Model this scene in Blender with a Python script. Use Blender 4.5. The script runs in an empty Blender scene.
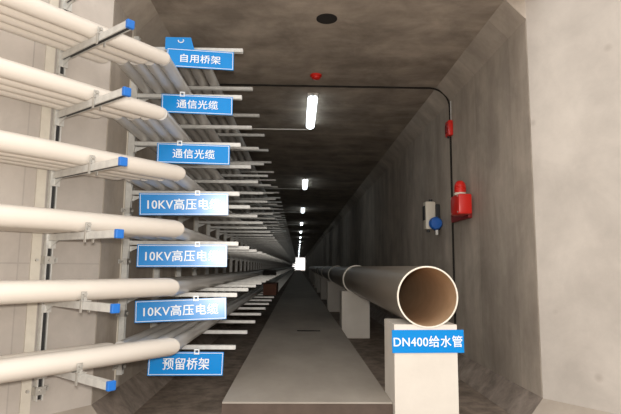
import bpy, bmesh, math, random
from mathutils import Matrix, Vector
random.seed(7)
S = bpy.context.scene
COL = S.collection
sin, cos, PI = math.sin, math.cos, math.pi

# ------------------------------------------------------------------ camera
CAM_Z = 1.215
FPX, PITCH, YAW, ROLL = 501.4, 0.1178, 0.0242, 0.0083
cam = bpy.data.cameras.new('camera')
cam.sensor_width = 36.0
cam.lens = FPX * 36.0 / 621.0
cam.clip_start, cam.clip_end = 0.05, 600
cam_o = bpy.data.objects.new('camera', cam)
COL.objects.link(cam_o)
fw = Vector((sin(YAW) * cos(PITCH), cos(YAW) * cos(PITCH), sin(PITCH)))
rt = Vector((cos(YAW), -sin(YAW), 0))
up = rt.cross(fw)
r2 = rt * cos(ROLL) + up * sin(ROLL)
u2 = up * cos(ROLL) - rt * sin(ROLL)
M4 = Matrix((r2, u2, -fw)).transposed().to_4x4()
M4.translation = (0, 0, CAM_Z)
cam_o.matrix_world = M4
S.camera = cam_o

# ------------------------------------------------------------------ world, light, exposure
W = bpy.data.worlds.new('overcast_sky')
S.world = W
W.use_nodes = True
bg = W.node_tree.nodes['Background']
bg.inputs[0].default_value = (1.0, 0.965, 0.93, 1)
bg.inputs[1].default_value = 0.80
S.view_settings.view_transform = 'Standard'
S.view_settings.look = 'None'
S.view_settings.gamma = 1.0
S.view_settings.use_curve_mapping = False
S.view_settings.exposure = 0.92
flash = bpy.data.lights.new('camera_flash', 'POINT')       # the photographer's flash, just above the lens
flash.energy = 190.0
flash.color = (1.0, 0.95, 0.88)
flash.shadow_soft_size = 0.06
flash_o = bpy.data.objects.new('camera_flash', flash)
flash_o.location = (0.0, -0.05, CAM_Z + 0.12)
COL.objects.link(flash_o)

# ------------------------------------------------------------------ dimensions (metres, floor z = 0, tunnel runs along +Y)
XL, YL = -1.52, 3.90            # left corner where the flared wall turns into the tunnel
XR, YR = 1.973, 4.116           # right corner
HN = 0.1826                     # haunch leg
CEIL = CAM_Z + 2.345
WTOP = CEIL - HN                # top of the plain wall
END = 138.0
AL, AR = 0.677, 0.641           # flare angles
LEV0, PITCH_L = CAM_Z + 0.1834, 0.438
LEVELS = [LEV0 + k * PITCH_L for k in (4, 3, 2, 1, 0, -1, -2)]
ORD = ['topmost', 'second', 'third', 'fourth', 'fifth', 'sixth', 'lowest']

# ------------------------------------------------------------------ material helpers
def mat(name, col, rough=0.5, metal=0.0, spec=0.5, emit=None, estr=0.0):
    m = bpy.data.materials.new(name); m.use_nodes = True
    b = m.node_tree.nodes['Principled BSDF']
    b.inputs['Base Color'].default_value = (*col, 1)
    b.inputs['Roughness'].default_value = rough
    b.inputs['Metallic'].default_value = metal
    b.inputs['Specular IOR Level'].default_value = spec
    if emit:
        b.inputs['Emission Color'].default_value = (*emit, 1)
        b.inputs['Emission Strength'].default_value = estr
    return m

def noisy(name, c1, c2, scale=(1, 1, 1), nscale=3.0, rough=0.8, metal=0.0, bump=0.15, fine=40.0, specks=None, spec=0.3, blotch=None, panel=None):
    m = mat(name, c1, rough, metal, spec)
    nt = m.node_tree; N = nt.nodes; L = nt.links
    b = N['Principled BSDF']
    tc = N.new('ShaderNodeTexCoord'); mp = N.new('ShaderNodeMapping')
    mp.inputs['Scale'].default_value = scale
    L.new(tc.outputs['Object'], mp.inputs['Vector'])
    n1 = N.new('ShaderNodeTexNoise'); n1.inputs['Scale'].default_value = nscale
    n1.inputs['Detail'].default_value = 8; n1.inputs['Roughness'].default_value = 0.62
    L.new(mp.outputs[0], n1.inputs['Vector'])
    r = N.new('ShaderNodeValToRGB')
    r.color_ramp.elements[0].position = 0.32; r.color_ramp.elements[0].color = (*c2, 1)
    r.color_ramp.elements[1].position = 0.68; r.color_ramp.elements[1].color = (*c1, 1)
    L.new(n1.outputs['Fac'], r.inputs['Fac'])
    out = r.outputs['Color']
    if blotch:
        n3 = N.new('ShaderNodeTexNoise'); n3.inputs['Scale'].default_value = blotch[0]; n3.inputs['Detail'].default_value = 9
        n3.inputs['Roughness'].default_value = 0.64; n3.inputs['Distortion'].default_value = 0.3
        L.new(tc.outputs['Object'], n3.inputs['Vector'])
        mr = N.new('ShaderNodeMapRange'); mr.inputs['From Min'].default_value = 0.35; mr.inputs['From Max'].default_value = 0.65
        mr.inputs['To Min'].default_value = blotch[1]; mr.inputs['To Max'].default_value = blotch[2]
        L.new(n3.outputs['Fac'], mr.inputs['Value'])
        mm_ = N.new('ShaderNodeMix'); mm_.data_type = 'RGBA'; mm_.blend_type = 'MULTIPLY'; mm_.inputs['Factor'].default_value = 1.0
        L.new(out, mm_.inputs['A']); L.new(mr.outputs[0], mm_.inputs['B']); out = mm_.outputs['Result']
    n2 = N.new('ShaderNodeTexNoise'); n2.inputs['Scale'].default_value = fine; n2.inputs['Detail'].default_value = 6
    L.new(tc.outputs['Object'], n2.inputs['Vector'])
    if panel:       # faint formwork panels: (width, height, joint tint, direction of the run)
        sp = N.new('ShaderNodeVectorMath'); sp.operation = 'DOT_PRODUCT'; sp.inputs[1].default_value = panel[3]
        L.new(tc.outputs['Object'], sp.inputs[0])
        sx = N.new('ShaderNodeSeparateXYZ'); L.new(tc.outputs['Object'], sx.inputs[0])
        cb_ = N.new('ShaderNodeCombineXYZ'); L.new(sp.outputs['Value'], cb_.inputs[0]); L.new(sx.outputs['Z'], cb_.inputs[1])
        bk = N.new('ShaderNodeTexBrick'); bk.offset = 0.0; bk.inputs['Scale'].default_value = 1.0
        bk.inputs['Brick Width'].default_value = panel[0]; bk.inputs['Row Height'].default_value = panel[1]
        bk.inputs['Mortar Size'].default_value = 0.006; bk.inputs['Mortar Smooth'].default_value = 0.3; bk.inputs['Bias'].default_value = 0.0
        bk.inputs['Color1'].default_value = (0.90, 0.90, 0.90, 1); bk.inputs['Color2'].default_value = (1.08, 1.08, 1.08, 1)
        bk.inputs['Mortar'].default_value = (panel[2],) * 3 + (1,)
        L.new(cb_.outputs[0], bk.inputs['Vector'])
        pm = N.new('ShaderNodeMix'); pm.data_type = 'RGBA'; pm.blend_type = 'MULTIPLY'; pm.inputs['Factor'].default_value = 1.0
        L.new(out, pm.inputs['A']); L.new(bk.outputs['Color'], pm.inputs['B']); out = pm.outputs['Result']
    if specks:
        v = N.new('ShaderNodeTexVoronoi'); v.inputs['Scale'].default_value = specks[0]
        L.new(tc.outputs['Object'], v.inputs['Vector'])
        rr = N.new('ShaderNodeValToRGB')
        rr.color_ramp.elements[0].position = 0.05; rr.color_ramp.elements[0].color = (1, 1, 1, 1)
        rr.color_ramp.elements[1].position = 0.13; rr.color_ramp.elements[1].color = (0, 0, 0, 1)
        L.new(v.outputs['Distance'], rr.inputs['Fac'])
        mu = N.new('ShaderNodeMath'); mu.operation = 'MULTIPLY'
        L.new(rr.outputs['Color'], mu.inputs[0]); L.new(n1.outputs['Fac'], mu.inputs[1])
        mx = N.new('ShaderNodeMix'); mx.data_type = 'RGBA'
        L.new(mu.outputs[0], mx.inputs['Factor']); L.new(out, mx.inputs['A']); mx.inputs['B'].default_value = (*specks[1], 1)
        out = mx.outputs['Result']
    L.new(out, b.inputs['Base Color'])
    if bump:
        bp = N.new('ShaderNodeBump'); bp.inputs['Strength'].default_value = bump; bp.inputs['Distance'].default_value = 0.01
        ad = N.new('ShaderNodeMath'); ad.operation = 'ADD'
        L.new(n1.outputs['Fac'], ad.inputs[0]); L.new(n2.outputs['Fac'], ad.inputs[1])
        L.new(ad.outputs[0], bp.inputs['Height']); L.new(bp.outputs[0], b.inputs['Normal'])
    return m

MT = {}
MT['near_conc'] = noisy('pale_concrete', (0.58, 0.53, 0.475), (0.47, 0.425, 0.38), (1, 1, 0.7), 1.6, 0.85, bump=0.08, specks=(3.1, (0.34, 0.29, 0.25)), blotch=(2.4, 0.90, 1.06))
MT['flare_conc'] = noisy('pale_formed_concrete', (0.58, 0.525, 0.47), (0.47, 0.42, 0.375), (1, 1, 0.7), 1.6, 0.85, bump=0.08, specks=(3.1, (0.34, 0.29, 0.25)), blotch=(2.4, 0.90, 1.06), panel=(1.25, 1.22, 0.80, (0.8, 0.8, 0)))
MT['wall_conc'] = noisy('grey_wall_concrete', (0.52, 0.455, 0.385), (0.34, 0.29, 0.24), (1.6, 1.6, 0.45), 1.5, 0.8, bump=0.12, blotch=(1.7, 0.83, 1.13), panel=(0.9, 4.0, 0.86, (0, 1, 0)))
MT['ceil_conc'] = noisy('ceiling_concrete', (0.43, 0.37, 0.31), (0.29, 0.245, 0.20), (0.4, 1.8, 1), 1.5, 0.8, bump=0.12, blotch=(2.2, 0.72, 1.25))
MT['floor'] = noisy('dirty_floor_concrete', (0.31, 0.25, 0.20), (0.18, 0.14, 0.11), (1, 0.6, 1), 2.2, 0.85, bump=0.4, fine=25, blotch=(7.0, 0.65, 1.25))
MT['walk'] = noisy('walkway_concrete', (0.42, 0.375, 0.32), (0.33, 0.29, 0.245), (1, 0.5, 1), 1.8, 0.75, bump=0.1)
MT['haunch'] = noisy('dirty_haunch_concrete', (0.33, 0.275, 0.23), (0.22, 0.18, 0.15), (1.2, 0.5, 1), 2.0, 0.85, bump=0.15, blotch=(6.0, 0.7, 1.3))
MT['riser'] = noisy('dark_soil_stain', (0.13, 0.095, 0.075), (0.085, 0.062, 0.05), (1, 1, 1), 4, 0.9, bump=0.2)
MT['kerb'] = noisy('stained_pale_concrete', (0.44, 0.385, 0.325), (0.34, 0.29, 0.24), (1, 1, 1), 2.5, 0.85, bump=0.1)
MT['ped'] = noisy('pedestal_concrete', (0.74, 0.685, 0.61), (0.67, 0.615, 0.545), (1, 1, 1), 3, 0.8, bump=0.06)
MT['cream'] = noisy('cream_plastic', (0.78, 0.72, 0.645), (0.74, 0.68, 0.605), (1, 1, 1), 1.2, 0.38, bump=0, spec=0.4)
MT['greytube'] = noisy('silver_grey_conduit', (0.70, 0.675, 0.635), (0.58, 0.555, 0.52), (6, 0.4, 6), 2.0, 0.36, metal=0.2, bump=0)
MT['galv'] = noisy('galvanised_steel', (0.70, 0.69, 0.65), (0.58, 0.57, 0.54), (1, 1, 1), 25, 0.42, metal=0.3, bump=0)
MT['strip'] = noisy('pale_channel_paint', (0.66, 0.61, 0.52), (0.58, 0.53, 0.45), (1, 1, 1), 9, 0.6, bump=0)
MT['bolt'] = mat('dull_bolt_steel', (0.52, 0.50, 0.46), 0.45, 0.5)
MT['bluecap'] = mat('blue_plastic_cap', (0.012, 0.15, 0.54), 0.4)
MT['signblue'] = mat('sign_blue_film', (0.0, 0.245, 0.68), 0.235, 0.0, 0.35)
MT['signwhite'] = mat('sign_white_film', (0.84, 0.88, 0.90), 0.3)
MT['pipe'] = noisy('taupe_pipe_coating', (0.25, 0.21, 0.17), (0.20, 0.17, 0.135), (1, 0.3, 1), 2, 0.30, bump=0, spec=0.5)
MT['pipein'] = noisy('tan_pipe_lining', (0.60, 0.41, 0.255), (0.52, 0.345, 0.205), (1, 1, 1), 5, 0.6, bump=0.05)
MT['rim'] = mat('pale_pipe_rim', (0.85, 0.79, 0.68), 0.5)
MT['red'] = mat('red_plastic', (0.68, 0.022, 0.014), 0.35)
MT['darkred'] = mat('dark_red_plastic', (0.26, 0.012, 0.012), 0.4)
MT['device'] = mat('cream_metal_case', (0.72, 0.66, 0.55), 0.45)
MT['black'] = mat('black_plastic_and_slot_shade', (0.02, 0.02, 0.021), 0.5)  # device parts in plastic, plus the shade painted into the rack slots
MT['bluedev'] = mat('blue_enamel', (0.02, 0.13, 0.50), 0.35)
MT['conduit'] = mat('dark_conduit', (0.022, 0.019, 0.016), 0.7, 0.0, 0.2)
MT['lampbody'] = mat('lamp_housing', (0.75, 0.74, 0.70), 0.4)
MT['lamp'] = mat('lamp_tube_glow', (0.9, 0.95, 1.0), 0.4, emit=(0.86, 0.96, 1.0), estr=2.8)
MT['whiterod'] = mat('white_conduit', (0.75, 0.72, 0.66), 0.4)
MT['brown'] = noisy('brown_cardboard', (0.17, 0.075, 0.05), (0.13, 0.055, 0.035), (1, 1, 1), 6, 0.8, bump=0)
MT['darkcable'] = mat('dark_cable_jacket', (0.05, 0.045, 0.04), 0.6)
MT['socket'] = mat('recess_shade', (0.018, 0.015, 0.013), 0.9)  # near-black colour stands in for the shade inside the recesses

# ------------------------------------------------------------------ mesh helpers
class MB:
    def __init__(s): s.v = []; s.f = []
    def add(s, vs, fs):
        o = len(s.v); s.v += [tuple(p) for p in vs]; s.f += [tuple(i + o for i in f) for f in fs]; return s
    def box(s, x0, x1, y0, y1, z0, z1, b=0.0):
        if b <= 0:
            vs = [(x, y, z) for z in (z0, z1) for y in (y0, y1) for x in (x0, x1)]
            return s.add(vs, [(0, 2, 3, 1), (4, 5, 7, 6), (0, 1, 5, 4), (2, 6, 7, 3), (0, 4, 6, 2), (1, 3, 7, 5)])
        bm = bmesh.new(); bmesh.ops.create_cube(bm, size=1)
        for q in bm.verts:
            q.co = ((x0 + x1) / 2 + q.co.x * (x1 - x0), (y0 + y1) / 2 + q.co.y * (y1 - y0), (z0 + z1) / 2 + q.co.z * (z1 - z0))
        bmesh.ops.bevel(bm, geom=bm.edges[:], offset=b, segments=2, affect='EDGES', profile=0.5)
        bm.verts.index_update()
        s.add([q.co[:] for q in bm.verts], [[q.index for q in f.verts] for f in bm.faces]); bm.free(); return s
    def prism(s, base, top):           # two matching rings
        n = len(base)
        fs = [tuple(range(n))[::-1], tuple(range(n, 2 * n))]
        fs += [(i, (i + 1) % n, n + (i + 1) % n, n + i) for i in range(n)]
        return s.add(list(base) + list(top), fs)
    def tube(s, pts, r, n=12, caps=True, inner=None):
        pts = [Vector(p) for p in pts]; rings = []; prev = None
        for i, p in enumerate(pts):
            a = (pts[i] - pts[i - 1]).normalized() if i else None
            b = (pts[i + 1] - pts[i]).normalized() if i < len(pts) - 1 else None
            t = (a + b).normalized() if a and b else (a or b)
            if prev is None:
                h = Vector((0, 0, 1)) if abs(t.z) < 0.9 else Vector((1, 0, 0)); e1 = h.cross(t).normalized()
            else:
                e1 = (prev - t * prev.dot(t)).normalized()
            prev = e1; e2 = t.cross(e1)
            rr = r[i] if isinstance(r, (list, tuple)) else r
            rings.append([p + (e1 * cos(2 * PI * k / n) + e2 * sin(2 * PI * k / n)) * rr for k in range(n)])
        vs = [q for ring in rings for q in ring]; fs = []
        for i in range(len(rings) - 1):
            for k in range(n):
                fs.append((i * n + k, i * n + (k + 1) % n, (i + 1) * n + (k + 1) % n, (i + 1) * n + k))
        if caps:
            fs.append(tuple(range(n))[::-1]); fs.append(tuple(range((len(rings) - 1) * n, len(rings) * n)))
        return s.add(vs, fs)
    def lathe(s, prof, c, axis='z', n=24):     # profile of (radius, height) turned about an axis through c
        vs = []
        for r, h in prof:
            for k in range(n):
                a = 2 * PI * k / n; x, y = r * cos(a), r * sin(a)
                p = (x, y, h) if axis == 'z' else ((x, h, y) if axis == 'y' else (h, x, y))
                vs.append((p[0] + c[0], p[1] + c[1], p[2] + c[2]))
        fs = []
        for i in range(len(prof) - 1):
            for k in range(n): fs.append((i * n + k, i * n + (k + 1) % n, (i + 1) * n + (k + 1) % n, (i + 1) * n + k))
        if prof[0][0] > 1e-6: fs.append(tuple(range(n))[::-1])
        if prof[-1][0] > 1e-6: fs.append(tuple(range((len(prof) - 1) * n, len(prof) * n)))
        return s.add(vs, fs)
    def mesh(s, name, m, smooth=False):
        me = bpy.data.meshes.new(name); me.from_pydata(s.v, [], s.f); me.materials.append(m)
        bm = bmesh.new(); bm.from_mesh(me); bmesh.ops.recalc_face_normals(bm, faces=bm.faces[:]); bm.to_mesh(me); bm.free()
        if smooth: smooth_by_angle(me)
        return me
    def build(s, name, m, parent=None, smooth=False):
        return link(name, s.mesh(name, m, smooth), parent)

def smooth_by_angle(me, ang=0.7):
    me.polygons.foreach_set('use_smooth', [True] * len(me.polygons))
    bm = bmesh.new(); bm.from_mesh(me)
    for e in bm.edges:
        e.smooth = (len(e.link_faces) == 2 and e.calc_face_angle(0) < ang)
    bm.to_mesh(me); bm.free()

def link(name, me, parent=None, loc=None):
    o = bpy.data.objects.new(name, me); COL.objects.link(o)
    if parent: o.parent = parent
    if loc: o.location = loc
    return o
def tag(o, label, cat, group=None):
    o['label'] = label; o['category'] = cat
    if group: o['group'] = group
    return o
def empty(name, loc, label, cat, group=None, rot=(0, 0, 0)):
    o = bpy.data.objects.new(name, None); COL.objects.link(o); o.location = loc; o.rotation_euler = rot
    o.empty_display_size = 0.1
    return tag(o, label, cat, group)
def struct(o, label=None):
    o['kind'] = 'structure'
    if label: o['label'] = label
    return o
def copy_tree(o, parent=None):
    c = o.copy(); COL.objects.link(c); c.parent = parent
    for ch in [q for q in ALLCH.get(o.name, [])]:
        copy_tree(ch, c)
    return c
ALLCH = {}

# ------------------------------------------------------------------ the setting
dL = Vector((-sin(AL), -cos(AL), 0)); nL = Vector((cos(AL), -sin(AL), 0))     # along the left flare towards the viewer, and out of the wall
dR = Vector((sin(AR), -cos(AR), 0)); nR = Vector((-cos(AR), -sin(AR), 0))
PL = Vector((XL, YL, 0)); PR = Vector((XR, YR, 0))
FL, HT = 4.6, 5.2
def zv(v, z): return (v.x, v.y, z)

struct(MB().box(-14, 14, -16, END + 25, -0.3, 0).build('floor', MT['floor']), 'dirty brown concrete floor of the tunnel')
struct(MB().box(XL - 0.35, XL, YL + 0.02, END, 0, CEIL + 0.3).build('wall_left', MT['wall_conc']), 'grey concrete tunnel wall behind the cable racks')
struct(MB().box(XR, XR + 0.35, YR + 0.02, END, 0, CEIL + 0.3).build('wall_right', MT['wall_conc']), 'grey streaked concrete tunnel wall beside the water pipe')
for nm, P0, d, n, lab in (('wall_near_left', PL, dL, nL, 'pale flared concrete wall carrying the cream conduits'),
                     ('wall_near_right', PR, dR, nR, 'pale flared concrete wall at the right of the tunnel mouth')):
    a, b = P0, P0 + d * FL
    c, e = b - n * 0.35, a - n * 0.35
    struct(MB().prism([zv(a, 0), zv(b, 0), zv(c, 0), zv(e, 0)], [zv(a, HT), zv(b, HT), zv(c, HT), zv(e, HT)]).build(nm, MT['flare_conc' if nm == 'wall_near_left' else 'near_conc']), lab)
# ceiling with a round socket hole
hx, hy, hr = 0.25, 4.53, 0.088
m = MB()
y0 = YL - 0.0
def rect(x0, x1, ya, yb): m.add([(x0, ya, CEIL), (x1, ya, CEIL), (x1, yb, CEIL), (x0, yb, CEIL)], [(0, 1, 2, 3)])
q = 0.2
rect(XL, hx - q, y0, END); rect(hx + q, XR, y0, END); rect(hx - q, hx + q, y0, hy - q); rect(hx - q, hx + q, hy + q, END)
n = 32; ring = []; sq = []
for k in range(n):
    a = 2 * PI * k / n; cx, cy = cos(a), sin(a); t = q / max(abs(cx), abs(cy))
    ring.append((hx + hr * cx, hy + hr * cy, CEIL)); sq.append((hx + t * cx, hy + t * cy, CEIL))
m.add(ring + sq, [(k, (k + 1) % n, n + (k + 1) % n, n + k) for k in range(n)])
m.add([(x, y, CEIL + 0.3) for x, y in ((XL, y0), (XR, y0), (XR, END), (XL, END))], [(0, 1, 2, 3)])
m.add([(XL, y0, CEIL), (XR, y0, CEIL), (XR, y0, CEIL + 0.3), (XL, y0, CEIL + 0.3)], [(0, 1, 2, 3)])
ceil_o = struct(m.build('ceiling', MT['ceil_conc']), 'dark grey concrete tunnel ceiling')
cup = MB().lathe([(hr + 0.012, -0.004), (hr + 0.012, 0.0), (hr, 0.0), (hr, 0.14), (0.0, 0.14)], (hx, hy, CEIL), n=32).build('ceiling_socket', MT['socket'], None, True)  # cup coloured near black to paint in the shade of the hole
tag(cup, 'round socket hole with painted-in shade in the ceiling near the tunnel mouth', 'hole')
# header over the mouth
struct(MB().prism([(XL, YL, CEIL + .3), (XR, YR, CEIL + .3), (XR, YR + .3, CEIL + .3), (XL, YL + .3, CEIL + .3)],
                  [(XL, YL, HT), (XR, YR, HT), (XR, YR + .3, HT), (XL, YL + .3, HT)]).build('wall_header', MT['near_conc']), 'pale concrete above the tunnel mouth')
# haunches: four along the tunnel, two along the flared walls (mitred at the corners)
def off_corner(P0, side, d, nn):        # where the two haunch toes meet
    x = P0.x + side * HN
    base = P0 + nn * HN
    t = (x - base.x) / d.x
    return base + d * t
cLc = off_corner(PL, 1, dL, nL); cRc = off_corner(PR, -1, dR, nR)
def haunch(name, A0, A1, T0, T1, W0, W1, mt, lab):   # corner line, toe line, wall line
    struct(MB().prism([A0, T0, W0], [A1, T1, W1]).build(name, mt), lab)
haunch('trim_1', (XL, YL, 0), (XL, END, 0), (cLc.x, cLc.y, 0), (XL + HN, END, 0), (XL, YL, HN), (XL, END, HN), MT['haunch'], 'sloping concrete haunch at the foot of the left tunnel wall')
haunch('trim_2', (XR, YR, 0), (XR, END, 0), (cRc.x, cRc.y, 0), (XR - HN, END, 0), (XR, YR, HN), (XR, END, HN), MT['haunch'], 'sloping concrete haunch at the foot of the right tunnel wall')
haunch('trim_3', (XL, YL, CEIL), (XL, END, CEIL), (XL + HN, YL, CEIL), (XL + HN, END, CEIL), (XL, YL, WTOP), (XL, END, WTOP), MT['wall_conc'], 'sloping concrete haunch between ceiling and left tunnel wall')
haunch('trim_4', (XR, YR, CEIL), (XR, END, CEIL), (XR - HN, YR, CEIL), (XR - HN, END, CEIL), (XR, YR, WTOP), (XR, END, WTOP), MT['wall_conc'], 'sloping concrete haunch between ceiling and right tunnel wall')
eL, eR = PL + dL * FL, PR + dR * FL
haunch('trim_5', zv(PL, 0), zv(eL, 0), zv(cLc, 0), zv(eL + nL * HN, 0), zv(PL, HN), zv(eL, HN), MT['kerb'], 'pale haunch at the foot of the left flared wall')
haunch('trim_6', zv(PR, 0), zv(eR, 0), zv(cRc, 0), zv(eR + nR * HN, 0), zv(PR, HN), zv(eR, HN), MT['kerb'], 'pale haunch at the foot of the right flared wall')

# raised walkway with a narrow slot
WX0, WX1, WY0, WZ = -0.545, 0.712, 3.845, 0.22
sx0, sx1, sy0, sy1 = 0.0, 0.36, 7.90, 8.03
m = MB()
def wr(x0, x1, ya, yb, z=WZ): m.add([(x0, ya, z), (x1, ya, z), (x1, yb, z), (x0, yb, z)], [(0, 1, 2, 3)])
walk = empty('walkway', (WX0, WY0, 0), 'long raised concrete walkway down the middle of the tunnel', 'walkway')
wr(WX0, sx0, WY0, END); wr(sx1, WX1, WY0, END); wr(sx0, sx1, WY0, sy0); wr(sx0, sx1, sy1, END)
msl = MB()
msl.add([(sx0, sy0, WZ), (sx1, sy0, WZ), (sx1, sy1, WZ), (sx0, sy1, WZ), (sx0, sy0, WZ - .08), (sx1, sy0, WZ - .08), (sx1, sy1, WZ - .08), (sx0, sy1, WZ - .08)],
      [(0, 1, 5, 4), (1, 2, 6, 5), (2, 3, 7, 6), (3, 0, 4, 7), (4, 5, 6, 7)])
m.add([(WX0, WY0, 0), (WX1, WY0, 0), (WX1, END, 0), (WX0, END, 0), (WX0, WY0, WZ), (WX1, WY0, WZ), (WX1, END, WZ), (WX0, END, WZ)],
      [(0, 1, 5, 4), (1, 2, 6, 5), (3, 7, 6, 2), (0, 4, 7, 3)])
o = m.build('slab', MT['walk'], walk); o.location = (-WX0, -WY0, 0)
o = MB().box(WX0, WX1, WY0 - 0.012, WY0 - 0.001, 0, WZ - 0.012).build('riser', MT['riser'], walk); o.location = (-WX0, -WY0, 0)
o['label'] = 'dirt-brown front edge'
o = msl.build('slot', MT['socket'], walk); o.location = (-WX0, -WY0, 0); o['label'] = 'narrow slot with painted-in shade'  # inner faces coloured near black as the shade of the recess

# ------------------------------------------------------------------ cable racks
AW, AH, AT = 0.042, 0.046, 0.0045
def channel_prof():     # closed outline of a C section opening downwards, (across, up)
    w, h, t, l = AW / 2, AH / 2, AT, 0.009
    return [(-w, h), (w, h), (w, -h), (w - l, -h), (w - l, -h + t), (w - t, -h + t), (w - t, h - t), (-w + t, h - t), (-w + t, -h + t), (-w + l, -h + t), (-w + l, -h), (-w, -h)]
def arm_mesh(L0, L1, name='arm', h=AH):     # local: +X out of the wall
    pr = [(a, AH / 2 + (b - AH / 2) * h / AH) for a, b in channel_prof()]
    m = MB().prism([(L0, a, b) for a, b in pr], [(L1, a, b) for a, b in pr])
    m.box(L0 - 0.006, L0 + 0.004, -0.034, 0.034, -0.075, 0.05)
    m.add([(L0, -0.003, -0.023), (L0 + 0.1, -0.003, -0.023), (L0, -0.003, -0.07), (L0, 0.003, -0.023), (L0 + 0.1, 0.003, -0.023), (L0, 0.003, -0.07)],
          [(0, 1, 2), (3, 5, 4), (0, 3, 4, 1), (1, 4, 5, 2), (2, 5, 3, 0)])
    return m.mesh(name, MT['galv'])
Z0P, Z1P = 0.30, LEVELS[0] + 0.12
def post_mesh():
    m = MB()
    # C section post standing off the wall, open side forward
    m.box(0.012, 0.018, -0.024, 0.024, Z0P, Z1P)
    for s in (-1, 1):
        m.box(0.018, 0.058, min(s * .024, s * .019), max(s * .024, s * .019), Z0P, Z1P)
        m.box(0.053, 0.058, min(s * .019, s * .0145), max(s * .019, s * .0145), Z0P, Z1P)
    return m.mesh('post', MT['galv'])
def clamp_mesh():
    m = MB()
    m.box(0.0, 0.009, -0.085, 0.085, -0.018, 0.018)
    m.box(0.009, 0.066, -0.034, -0.026, -0.026, 0.026); m.box(0.009, 0.066, 0.026, 0.034, -0.026, 0.026)
    m.box(0.0585, 0.067, -0.034, 0.034, -0.026, 0.026)
    for y in (-0.065, 0.065): m.tube([(0.008, y, 0), (0.03, y, 0)], 0.011, 6)
    m.tube([(0.066, 0, 0), (0.082, 0, 0)], 0.012, 6)
    return m.mesh('wall_clamp', MT['bolt'])
POST, CLAMP = post_mesh(), clamp_mesh()
STRIP = MB().box(0.0, 0.011, -0.035, 0.035, 0.2, Z1P + 0.1).mesh('wall_channel', MT['strip'])
ARM_T = arm_mesh(0.066, XL * -1 - 0.523, h=0.034)
CLAMP_Z = [LEVELS[k] - 0.155 for k in range(7)]

def rack(loc, rotz, label, group=None, arm=None, strip=None, clamps=range(7)):
    r = empty('cable_rack', loc, label, 'rack', group, (0, 0, rotz))
    link('wall_channel', strip or STRIP, r); link('post', POST, r)
    arms = []
    for i, z in enumerate(LEVELS):
        arms.append(link('arm', arm, r, (0, 0, z)))
        if i in clamps: link('wall_clamp', CLAMP, r, (0, 0, CLAMP_Z[i]))
    return r, arms

# near rack on the flared wall
T_NEAR, L_NEAR = 0.4056, 0.912
PN = PL + dL * T_NEAR
STRIP_N = MB().box(0.0, 0.011, -0.10, -0.036, 0.2, Z1P + 0.1).mesh('wall_channel', MT['strip'])
ARM_N = arm_mesh(0.066, L_NEAR)
rk, arms = rack(zv(PN + nL * 0.002, 0), math.atan2(nL.y, nL.x), 'steel cable rack with blue arm tips on the pale flared wall', None, ARM_N, STRIP_N, (1, 4, 6))
CAP = MB().box(L_NEAR - 0.022, L_NEAR + 0.006, -0.0255, 0.0255, -0.0275, 0.0275, 0.005).mesh('end_cap', MT['bluecap'])
FT, FO = 0.068, 0.475             # front conduit radius, distance of its axis from the wall
mm = MB()
cx = FO + FT + 0.004
mm.box(cx, cx + 0.005, -0.018, 0.018, 0.0245, 0.085)
mm.box(cx, cx + 0.04, -0.03, 0.03, 0.0245, 0.031)
mm.box(cx + 0.008, cx + 0.03, -0.029, -0.0235, -0.045, 0.0245); mm.box(cx + 0.008, cx + 0.03, 0.0235, 0.029, -0.045, 0.0245)
mm.tube([(cx - 0.004, 0, 0.07), (cx + 0.022, 0, 0.07)], 0.012, 6)
mm.tube([(cx + 0.022, 0, 0.03), (cx + 0.022, 0, 0.05)], 0.01, 6)
HOLD = mm.mesh('conduit_clamp', MT['bolt'])
SLOT_SHADE = MB().box(0.075, L_NEAR - 0.023, -0.0112, 0.0112, -0.0215, -0.017).mesh('slot_shade', MT['black'])  # black strip added to paint the shadow inside each arm slot
o = MB().box(0.048, 0.0535, -0.009, 0.009, Z0P + 0.01, Z1P - 0.01).build('slot_shade', MT['black'], rk); o['label'] = 'painted shade in the slot of the post'  # black strip added as painted shade in the post's open side
for i, a in enumerate(arms):
    o = link('slot_shade', SLOT_SHADE, a); o['label'] = 'painted shade in the slot along the underside'
    o = link('end_cap', CAP, a); o['label'] = 'bright blue plastic end cap'
    if i: link('conduit_clamp', HOLD, a)

# racks along the tunnel
Y_T, S_T = 4.386, 0.985
wordnum = ['first', 'second', 'third', 'fourth', 'fifth', 'sixth', 'seventh', 'eighth']
far = MB()
far.box(0.0, 0.058, -0.024, 0.024, Z0P, Z1P)
for z in LEVELS: far.box(0.05, XL * -1 - 0.523, -AW / 2, AW / 2, z + AH / 2 - 0.034, z + AH / 2)
FAR = far.mesh('cable_rack', MT['galv'])
k = 0
while Y_T + k * S_T < END - 0.5:
    y = Y_T + k * S_T
    if k < 42:
        if k < 8: lab, g = f'{wordnum[k]} steel cable rack along the left tunnel wall, counted from the tunnel mouth', 'cable racks along the tunnel'
        else: lab, g = 'one of the steel cable racks repeating deeper along the left tunnel wall', 'cable racks along the tunnel'
        rack((XL + 0.002, y, 0), 0.0, lab, g, ARM_T)
    else:
        tag(link('cable_rack', FAR, None, (XL, y, 0)), 'one of the tiny cable racks crowding towards the bright far end of the tunnel', 'rack', 'far cable racks')
    k += 1

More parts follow.
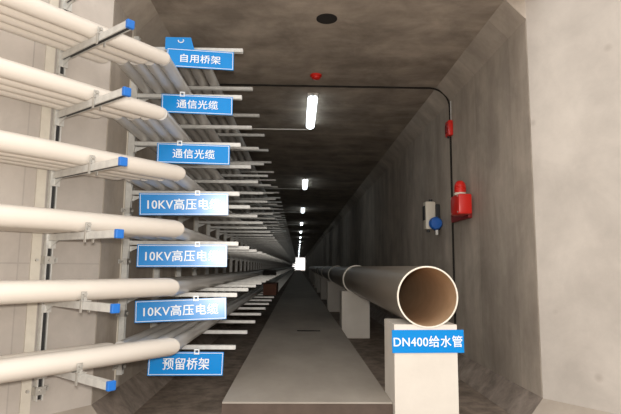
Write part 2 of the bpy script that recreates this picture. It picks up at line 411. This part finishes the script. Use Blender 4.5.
# ------------------------------------------------------------------ conduits
TOPA = AH / 2 + 0.001
near_off = [(FO, None, 'nearest the viewer'), (0.354, 0.0485, 'second from the front'), (0.241, 0.0485, 'third from the front'), (0.128, 0.0485, 'closest to the wall')]
YCUT = [None, 3.71, 3.69, 3.85, 3.85, 3.83, 3.85]
tun_x = [[-0.955, -1.075, -1.195, -1.315], [-1.05, -1.158, -1.266, -1.374]]
front_r = [None, 0.056, 0.056, 0.062, 0.068, 0.068, 0.068]
tun_pos = ['nearest the walkway', 'second from the walkway', 'third from the walkway', 'closest to the wall']
for li in range(0, 7):
    z = LEVELS[li] + TOPA
    for j, (off, r, pos) in enumerate(near_off):
        r = r or front_r[li] or 0.056
        base = PN + nL * off
        yc = YCUT[li] or 3.86
        B = base - dL * ((yc - base.y) / -dL.y)     # all ends of a shelf are cut in line across the tunnel
        if li:
            A = base + dL * 3.0
            tb = MB().tube([zv(A, z + r), zv(B + dL * 0.02, z + r), zv(B, z + r)], [r, r, r * 0.94], 24)
            for q in range(24, 72):      # mitre the end flush with the line across the tunnel
                v = Vector(tb.v[q]); lim = yc - (0.015 if q < 48 else 0.0)
                tb.v[q] = tuple(v - dL * ((lim - v.y) / -dL.y))
            o = tb.build('cream_conduit', MT['cream'], None, True)
            size = 'thick' if j == 0 else 'thin'
            tag(o, f'{size} cream conduit {pos} on the {ORD[li]} shelf of the flared wall rack', 'conduit', 'cream conduits on the flared wall')
        r = 0.052
        B = Vector((tun_x[1 if li in (1, 2) else 0][j], 0, 0))
        ys = yc + 0.014 if li else 4.74
        o = MB().tube([(B.x, ys, z + r), (B.x, 60, z + r), (B.x, END, z + r)], r, 16).build('steel_conduit', MT['greytube'], None, True)
        tag(o, f'silver grey conduit {tun_pos[j]} on the {ORD[li]} shelf of the tunnel racks', 'conduit', 'silver conduits along the tunnel')

# ------------------------------------------------------------------ signs
def text_mesh(body, width, height, bold=0.014):
    cu = bpy.data.curves.new('lettering', 'FONT'); cu.body = body; cu.align_x = 'CENTER'; cu.align_y = 'CENTER'
    cu.size = 1.0; cu.extrude = 0.006; cu.resolution_u = 4; cu.space_character = 1.06
    o = bpy.data.objects.new('lettering', cu); COL.objects.link(o)
    bpy.context.view_layer.update()
    me = bpy.data.meshes.new_from_object(o.evaluated_get(bpy.context.evaluated_depsgraph_get()))
    bpy.data.objects.remove(o)
    src, pol = [tuple(v.co) for v in me.vertices], [tuple(p.vertices) for p in me.polygons]
    vs, fs = [], []
    for ly, (ax, ay) in enumerate(((bold, 0), (-bold, 0), (0, bold * 0.6), (0, -bold * 0.6))):      # heavier strokes
        b0 = len(vs); vs += [(x + ax, y + ay, z + 0.007 * ly) for x, y, z in src]; fs += [tuple(i + b0 for i in p) for p in pol]
    me = bpy.data.meshes.new('lettering'); me.from_pydata(vs, [], fs)
    xs = [v.co.x for v in me.vertices]; ys = [v.co.y for v in me.vertices]
    sx = width / (max(xs) - min(xs)); sy = height / (max(ys) - min(ys))
    mx, my = (max(xs) + min(xs)) / 2, (max(ys) + min(ys)) / 2
    for v in me.vertices:       # lay the letters on the local XZ plane facing -Y
        v.co = ((v.co.x - mx) * sx, -v.co.z * 0.08, (v.co.y - my) * sy)
    me.materials.clear(); me.materials.append(MT['signwhite'])
    return me

def sign(name, c, w, h, body, label, cat='sign', rot=0.0, yaw=0.0, tw=0.72, th=0.5, hang=None, frame=True, group=None, shift=0.0, tilt=0.0):
    r = empty(name, c, label, cat, group)
    r.matrix_world = Matrix.Translation(c) @ Matrix.Rotation(yaw, 4, 'Z') @ Matrix.Rotation(tilt, 4, 'X') @ Matrix.Rotation(-rot, 4, 'Y')
    MB().box(-w / 2, w / 2, -0.003, 0.003, -h / 2, h / 2).build('plate', MT['signblue'], r)
    if frame:
        i, b, y0, y1 = 0.007, 0.0045, -0.0045, -0.0029
        m = MB()
        m.box(-w / 2 + i, w / 2 - i, y0, y1, h / 2 - i - b, h / 2 - i); m.box(-w / 2 + i, w / 2 - i, y0, y1, -h / 2 + i, -h / 2 + i + b)
        m.box(-w / 2 + i, -w / 2 + i + b, y0, y1, -h / 2 + i + b, h / 2 - i - b); m.box(w / 2 - i - b, w / 2 - i, y0, y1, -h / 2 + i + b, h / 2 - i - b)
        m.build('border_line', MT['signwhite'], r)
    if body:
        o = link('lettering', text_mesh(body, w * tw, h * th), r); o.location = (shift, -0.0035, 0); o['label'] = 'white lettering'
    if hang is not None:
        x, s = hang, 0.021
        m = MB(); t = 0.009
        zb, zt, ya, yb = h / 2 - 0.019, h / 2 + 0.023, -0.012, -0.0032
        m.box(x - s, x + s, ya, yb, zt - t, zt); m.box(x - s, x + s, ya, yb, zb, zb + t)
        m.box(x - s, x - s + t, ya, yb, zb + t, zt - t); m.box(x + s - t, x + s, ya, yb, zb + t, zt - t)
        m.box(x - 0.006, x + 0.006, -0.0032, 0.06, zt - t, zt)
        o = m.build('hanger', MT['signwhite'], r); o['label'] = 'small white square hanger'
    return r
SY = 4.27; YW = math.radians(8.5)
D = math.radians
SG = 'blue signs hanging from the first tunnel rack'
sign('hanging_sign', (-0.879, SY, 3.024), 0.579, 0.170, '自用桥架', 'blue hanging sign reading 自用桥架, highest of the column', 'sign', D(0.7), YW, 0.60, 0.45, None, group=SG)
sign('hanging_sign', (-0.892, SY, 2.610), 0.608, 0.166, '通信光缆', 'blue hanging sign reading 通信光缆, second from the top, beside a long arm', 'sign', D(0.9), YW, 0.58, 0.47, -0.13, group=SG)
sign('hanging_sign', (-0.908, SY, 2.170), 0.613, 0.174, '通信光缆', 'blue hanging sign reading 通信光缆, third from the top, above the 10KV signs', 'sign', D(0.7), YW, 0.58, 0.47, -0.12, group=SG)
sign('hanging_sign', (-0.973, SY, 1.733), 0.738, 0.188, '10KV高压电缆', 'blue hanging sign reading 10KV高压电缆, upper one of three', 'sign', D(1.5), YW + 0.0, 0.82, 0.50, 0.11, group=SG, tilt=D(5.6))
sign('hanging_sign', (-0.971, SY, 1.295), 0.738, 0.188, '10KV高压电缆', 'blue hanging sign reading 10KV高压电缆, middle one of three', 'sign', D(0.6), YW, 0.82, 0.50, 0.12, group=SG)
sign('hanging_sign', (-0.965, SY, 0.845), 0.738, 0.178, '10KV高压电缆', 'blue hanging sign reading 10KV高压电缆, lower one of three', 'sign', D(2.0), YW, 0.82, 0.50, 0.12, group=SG, tilt=D(-3.8))
sign('hanging_sign', (-0.909, SY, 0.412), 0.603, 0.190, '预留桥架', 'blue hanging sign reading 预留桥架, lowest of the column', 'sign', D(-1.5), YW, 0.62, 0.50, 0.08, group=SG)

# small blue tag peeping out above the topmost sign
r = empty('blue_tag', (-1.09, SY + 0.02, 3.17), 'small blue tag showing above the 自用桥架 sign', 'tag')
MB().prism([(-0.11, -0.003, -0.05), (0.15, -0.003, -0.05), (0.115, -0.003, 0.062), (-0.11, -0.003, 0.062)],
           [(-0.11, 0.003, -0.05), (0.15, 0.003, -0.05), (0.115, 0.003, 0.062), (-0.11, 0.003, 0.062)]).build('plate', MT['signblue'], r)
MB().tube([(0.028 + 0.024 * cos(a), -0.0045, 0.030 + 0.017 * sin(a)) for a in [PI * (0.9 + 1.3 * i / 12) for i in range(13)]], 0.005, 6).build('white_mark', MT['signwhite'], r)

# ------------------------------------------------------------------ water pipe and pedestals
PX, PZ, PRAD, PY = 0.967, 0.997, 0.227, 3.75
pipe = empty('water_pipe', (PX, PY, PZ), 'large taupe water supply pipe lying on concrete pedestals', 'pipe')
LN = 60 - PY
PYAW = 0.010                     # the pipe drifts slightly towards the right wall
pipe.rotation_euler = (0, 0, -PYAW)
n = 48
bd = MB(); vs = []
for rr, yy in ((PRAD, 0.012), (PRAD, 8), (PRAD, LN)):
    for k in range(n): vs.append((rr * cos(2 * PI * k / n), yy, rr * sin(2 * PI * k / n)))
bd.add(vs, [(i * n + k, i * n + (k + 1) % n, (i + 1) * n + (k + 1) % n, (i + 1) * n + k) for i in range(2) for k in range(n)])
bd.build('pipe_wall', MT['pipe'], pipe, True)
ri = PRAD - 0.011
li_ = MB(); vs = []
for rr, yy in ((ri, 0.004), (ri, 3), (ri, LN)):
    for k in range(n): vs.append((rr * cos(2 * PI * k / n), yy, rr * sin(2 * PI * k / n)))
li_.add(vs, [(i * n + k, i * n + (k + 1) % n, (i + 1) * n + (k + 1) % n, (i + 1) * n + k) for i in range(2) for k in range(n)])
li_.build('pipe_lining', MT['pipein'], pipe, True)['label'] = 'tan inner lining of the open pipe end'
rm = MB(); vs = []
prof = [(ri, 0.014), (ri, 0.003), (ri + 0.003, 0.0), (PRAD - 0.002, 0.0), (PRAD + 0.001, 0.003), (PRAD + 0.001, 0.014)]
for rr, yy in prof:
    for k in range(n): vs.append((rr * cos(2 * PI * k / n), yy, rr * sin(2 * PI * k / n)))
rm.add(vs, [(i * n + k, i * n + (k + 1) % n, (i + 1) * n + (k + 1) % n, (i + 1) * n + k) for i in range(len(prof) - 1) for k in range(n)])
rm.build('rim', MT['rim'], pipe, True)['label'] = 'pale cut rim of the open pipe end'
# pedestals with a shallow saddle
PW, PD = 0.465, 0.42
PTOP = 0.795
def ped_mesh(sh, PW):
    m = MB(); N_ = 14
    prof = [(-PW / 2 + sh, 0), (PW / 2 + sh, 0), (PW / 2 + sh, PTOP)]
    zc = PZ; a0 = math.acos((zc - PTOP) / (PRAD + 0.002)) if (zc - PTOP) < PRAD else 0
    for i in range(N_ + 1):
        a = a0 - 2 * a0 * i / N_
        prof.append(((PRAD + 0.002) * sin(a), zc - (PRAD + 0.002) * cos(a)))
    prof.append((-PW / 2 + sh, PTOP))
    m.prism([(x, 0, z) for x, z in prof], [(x, PD, z) for x, z in prof])
    me = m.mesh('concrete_pedestal', MT['ped'])
    return me
PED = ped_mesh(-0.02, PW); PED2 = ped_mesh(-0.012, 0.48); RING = MB().lathe([(PRAD, -0.0), (PRAD + 0.016, 0.0), (PRAD + 0.018, 0.006), (PRAD + 0.018, 0.07), (PRAD + 0.016, 0.076), (PRAD, 0.076)], (0, 0, 0), 'y', 48).mesh('coupling_ring', MT['rim'], True)
# rings are open bands, drop the two end discs
bm = bmesh.new(); bm.from_mesh(RING)
bmesh.ops.delete(bm, geom=[f for f in bm.faces if len(f.verts) > 4], context='FACES'); bm.to_mesh(RING); bm.free()
PS = 5.0; k = 0
while PY + k * PS < 58:
    y = PY + 0.005 + k * PS
    nth = ['front concrete pedestal, bearing the DN400 sign under the open pipe end', 'second concrete pedestal under the water pipe', 'third concrete pedestal under the water pipe', 'fourth concrete pedestal under the water pipe']
    lab = nth[k] if k < 4 else 'one of the far concrete pedestals under the receding water pipe'
    tag(link('concrete_pedestal', PED2 if k else PED, None, (PX + PYAW * (y - PY), y, 0)), lab, 'pedestal', 'concrete pedestals under the water pipe')
    if k: link('coupling_ring', RING, pipe, (0, y - PY - 0.085, 0))
    k += 1
sign('pedestal_sign', (PX - 0.005, PY - 0.0005, 0.675), 0.53, 0.165, 'DN400给水管', 'blue sign reading DN400给水管 on the front concrete pedestal', 'sign', D(0.5), 0, 0.96, 0.50, None, frame=False)

# ------------------------------------------------------------------ ceiling lamps with feed rods
LZ = CEIL
def lamp_parts():
    L = 0.80
    h = MB()
    pr = [(-0.075, 0), (0.075, 0), (0.062, -0.035), (-0.062, -0.035)]
    h.prism([(x, -L, z) for x, z in pr], [(x, L, z) for x, z in pr])
    d = MB()
    arc = [(0.068 * cos(a), -0.0355 - 0.052 * sin(a)) for a in [PI * i / 10 for i in range(11)]]
    rings = []
    for yy, s in ((-L + 0.0, 0.45), (-L + 0.10, 1.0), (L - 0.10, 1.0), (L, 0.45)):
        rings.append([(x * s, yy, -0.0355 + (z + 0.0355) * s) for x, z in arc])
    vs = [p for q in rings for p in q]; nn = len(arc)
    fs = [(i * nn + k, i * nn + (k + 1) % nn, (i + 1) * nn + (k + 1) % nn, (i + 1) * nn + k) for i in range(3) for k in range(nn)]
    fs += [tuple(range(nn)), tuple(range(3 * nn, 4 * nn))]
    d.add(vs, fs)
    e = MB()
    e.tube([(0, -L - 0.055, -0.03), (0, -L + 0.005, -0.03)], 0.02, 10); 
    e2 = MB(); e2.tube([(0, L - 0.005, -0.03), (0, L + 0.09, -0.03)], 0.02, 10)
    return h.mesh('housing', MT['lampbody']), d.mesh('diffuser', MT['lamp'], True), e.mesh('cable_gland', MT['bolt']), e2.mesh('cable_gland', MT['bolt'])
LH, LD, LE, LE2 = lamp_parts()
Y0L, SL = 7.40, 6.62; k = 0
names = ['nearest and largest glowing tube lamp on the tunnel ceiling', 'second glowing tube lamp along the tunnel ceiling', 'third glowing tube lamp along the tunnel ceiling', 'fourth glowing tube lamp along the tunnel ceiling', 'fifth glowing tube lamp along the tunnel ceiling']
while Y0L + k * SL < END - 2:
    y = Y0L + k * SL
    r = empty('ceiling_lamp', (0.18, y, LZ), names[k] if k < 5 else 'one of the tiny glowing lamps far along the tunnel ceiling', 'lamp', 'ceiling lamps')
    link('housing', LH, r); link('diffuser', LD, r)['label'] = 'glowing white diffuser'
    if k < 5: link('cable_gland', LE, r); link('cable_gland', LE2, r)
    if k < 4:
        yr = y + 0.93
        o = MB().tube([(XL + HN + 0.02, yr, CEIL - 0.03), (0.155, yr, CEIL - 0.03)], 0.011, 8).build('feed_rod', MT['whiterod'], None, True)
        tag(o, f'thin white conduit running from the racks to the {["nearest","second","third","fourth"][k]} ceiling lamp', 'conduit', 'lamp feed conduits')
    k += 1

# ------------------------------------------------------------------ alarm line: conduit, detector, boxes, siren, gas sensor
YC = 6.30
bend = []
R_ = 0.26
xw, zc_ = XR - 0.014, CEIL - 0.014
for i in range(9):
    a = PI / 2 * i / 8
    bend.append((xw - R_ + R_ * sin(a), YC, zc_ - R_ + R_ * cos(a)))
pth = [(XL + HN + 0.03, YC, zc_)] + bend + [(xw, YC, 3.101)]
o = MB().tube(pth, 0.0125, 8).build('dark_conduit', MT['conduit'], None, True)
tag(o, 'dark thin conduit crossing the ceiling and curving down to the red call box', 'conduit')
o = MB().tube([(xw, YC, 2.899), (xw, YC, 0.26)], 0.0125, 8).build('dark_conduit', MT['conduit'], None, True)
tag(o, 'dark thin conduit dropping from the red call box down the right wall', 'conduit')
o = MB().tube([(xw - 0.004, YC - 0.06, 3.101), (xw - 0.004, YC - 0.06, CEIL - HN - 0.02)], 0.007, 8).build('grey_conduit', MT['galv'], None, True)
tag(o, 'short grey conduit beside the dark one above the red call box', 'conduit')

det = empty('smoke_detector', (0.198, 5.95, CEIL), 'small red round detector on the ceiling before the nearest lamp', 'detector')
MB().lathe([(0.072, 0.0), (0.072, -0.018), (0.064, -0.026)], (0, 0, 0)).build('base', MT['red'], det, True)
MB().lathe([(0.054, -0.026), (0.05, -0.046), (0.035, -0.056), (0.0, -0.058)], (0, 0, 0)).build('head', MT['red'], det, True)

cb = empty('call_box', (XR, YC, 3.0), 'small red call box on the right wall conduit', 'box')
MB().box(-0.062, -0.001, -0.085, 0.075, -0.10, 0.10, 0.012).build('case', MT['red'], cb, True)
MB().box(-0.073, -0.061, -0.045, 0.045, -0.06, 0.05, 0.004).build('cover', MT['darkred'], cb)
MB().tube([(-0.045, -0.01, -0.10), (-0.045, -0.01, -0.125)], 0.012, 10).build('gland', MT['black'], cb)

sr = empty('alarm_siren', (XR, 5.63, 1.915), 'red alarm siren with domed beacon on the right wall', 'alarm')
MB().box(-0.045, -0.001, -0.02, 0.63, -0.14, 0.09, 0.008).build('back_plate', MT['darkred'], sr)
MB().box(-0.20, -0.045, -0.16, 0.14, -0.11, 0.12, 0.022).build('case', MT['red'], sr, True)
MB().lathe([(0.07, 0.12), (0.07, 0.145), (0.064, 0.15)], (-0.125, 0.0, 0)).build('collar', MT['device'], sr, True)
bc = MB().lathe([(0.064, 0.15), (0.064, 0.23), (0.052, 0.262), (0.03, 0.285), (0.0, 0.292)], (-0.125, 0.0, 0)).build('beacon', MT['red'], sr, True)
bb = MB()
for z in (0.17, 0.19, 0.21): bb.lathe([(0.0635, z), (0.068, z + 0.004), (0.068, z + 0.008), (0.0635, z + 0.012)], (-0.125, 0.0, 0))
bb.build('rib', MT['red'], bc, True)
m = MB()
for yy in (-0.13, 0.11):
    for zz in (-0.085, 0.095): m.tube([(-0.206, yy, zz), (-0.197, yy, zz)], 0.009, 8)
m.build('screws', MT['bolt'], sr)

gs = empty('gas_sensor', (XR, 6.95, 1.93), 'cream gas sensor box with a blue round head on the right wall', 'sensor')
MB().box(-0.06, 0.0, -0.06, 0.10, -0.20, 0.16, 0.008).build('back_plate', MT['black'], gs)
MB().box(-0.20, -0.06, -0.05, 0.10, -0.19, 0.20, 0.015).build('case', MT['device'], gs, True)
MB().box(-0.214, -0.2, -0.02, 0.08, -0.06, 0.14, 0.003).build('display', MT['black'], gs)
MB().tube([(-0.11, 0.02, 0.20), (-0.11, 0.02, 0.235)], 0.026, 12).build('top_gland', MT['black'], gs)
hd = MB().lathe([(0.03, -0.05), (0.03, -0.075), (0.085, -0.08), (0.09, -0.10), (0.09, -0.15), (0.07, -0.175), (0.0, -0.18)], (-0.085, 0, -0.115), 'y').build('sensor_head', MT['bluedev'], gs, True)
MB().tube([(-0.07, -0.12, -0.20), (-0.07, -0.12, -0.27)], 0.02, 10).build('nozzle', MT['lampbody'], hd, True)
MB().tube([(-0.15, 0.03, -0.19), (-0.15, 0.03, -0.225)], 0.022, 10).build('cable_gland', MT['black'], gs)

# ------------------------------------------------------------------ clutter on the far shelves
bx = empty('cardboard_box', (-0.64, 12.3, LEVELS[6] + AH / 2 + 0.002), 'dark reddish brown box standing on the lowest rack shelf', 'box')
MB().box(-0.15, 0.15, -0.62, 0.62, 0.0, 0.25).build('carton', MT['brown'], bx)
MB().box(-0.152, 0.01, -0.62, 0.62, 0.251, 0.256).build('flap', MT['brown'], bx); MB().box(0.014, 0.152, -0.62, 0.62, 0.251, 0.256).build('flap', MT['brown'], bx)
cc = MB(); pts = []
for i in range(110):
    a = i / 109 * 2 * PI * 5
    rr = 0.14 + 0.012 * sin(i * 1.7)
    pts.append((rr * cos(a), rr * 3.2 * sin(a), 0.018 + 0.11 * i / 109 + 0.004 * sin(i * 2.3)))
o = cc.tube(pts, 0.016, 6).build('cable_coil', MT['darkcable'], None, True)
o.location = (-0.68, 12.3, LEVELS[5] + AH / 2 + 0.002)
tag(o, 'dark coil of cable lying on the sixth rack shelf above the brown box', 'cable')
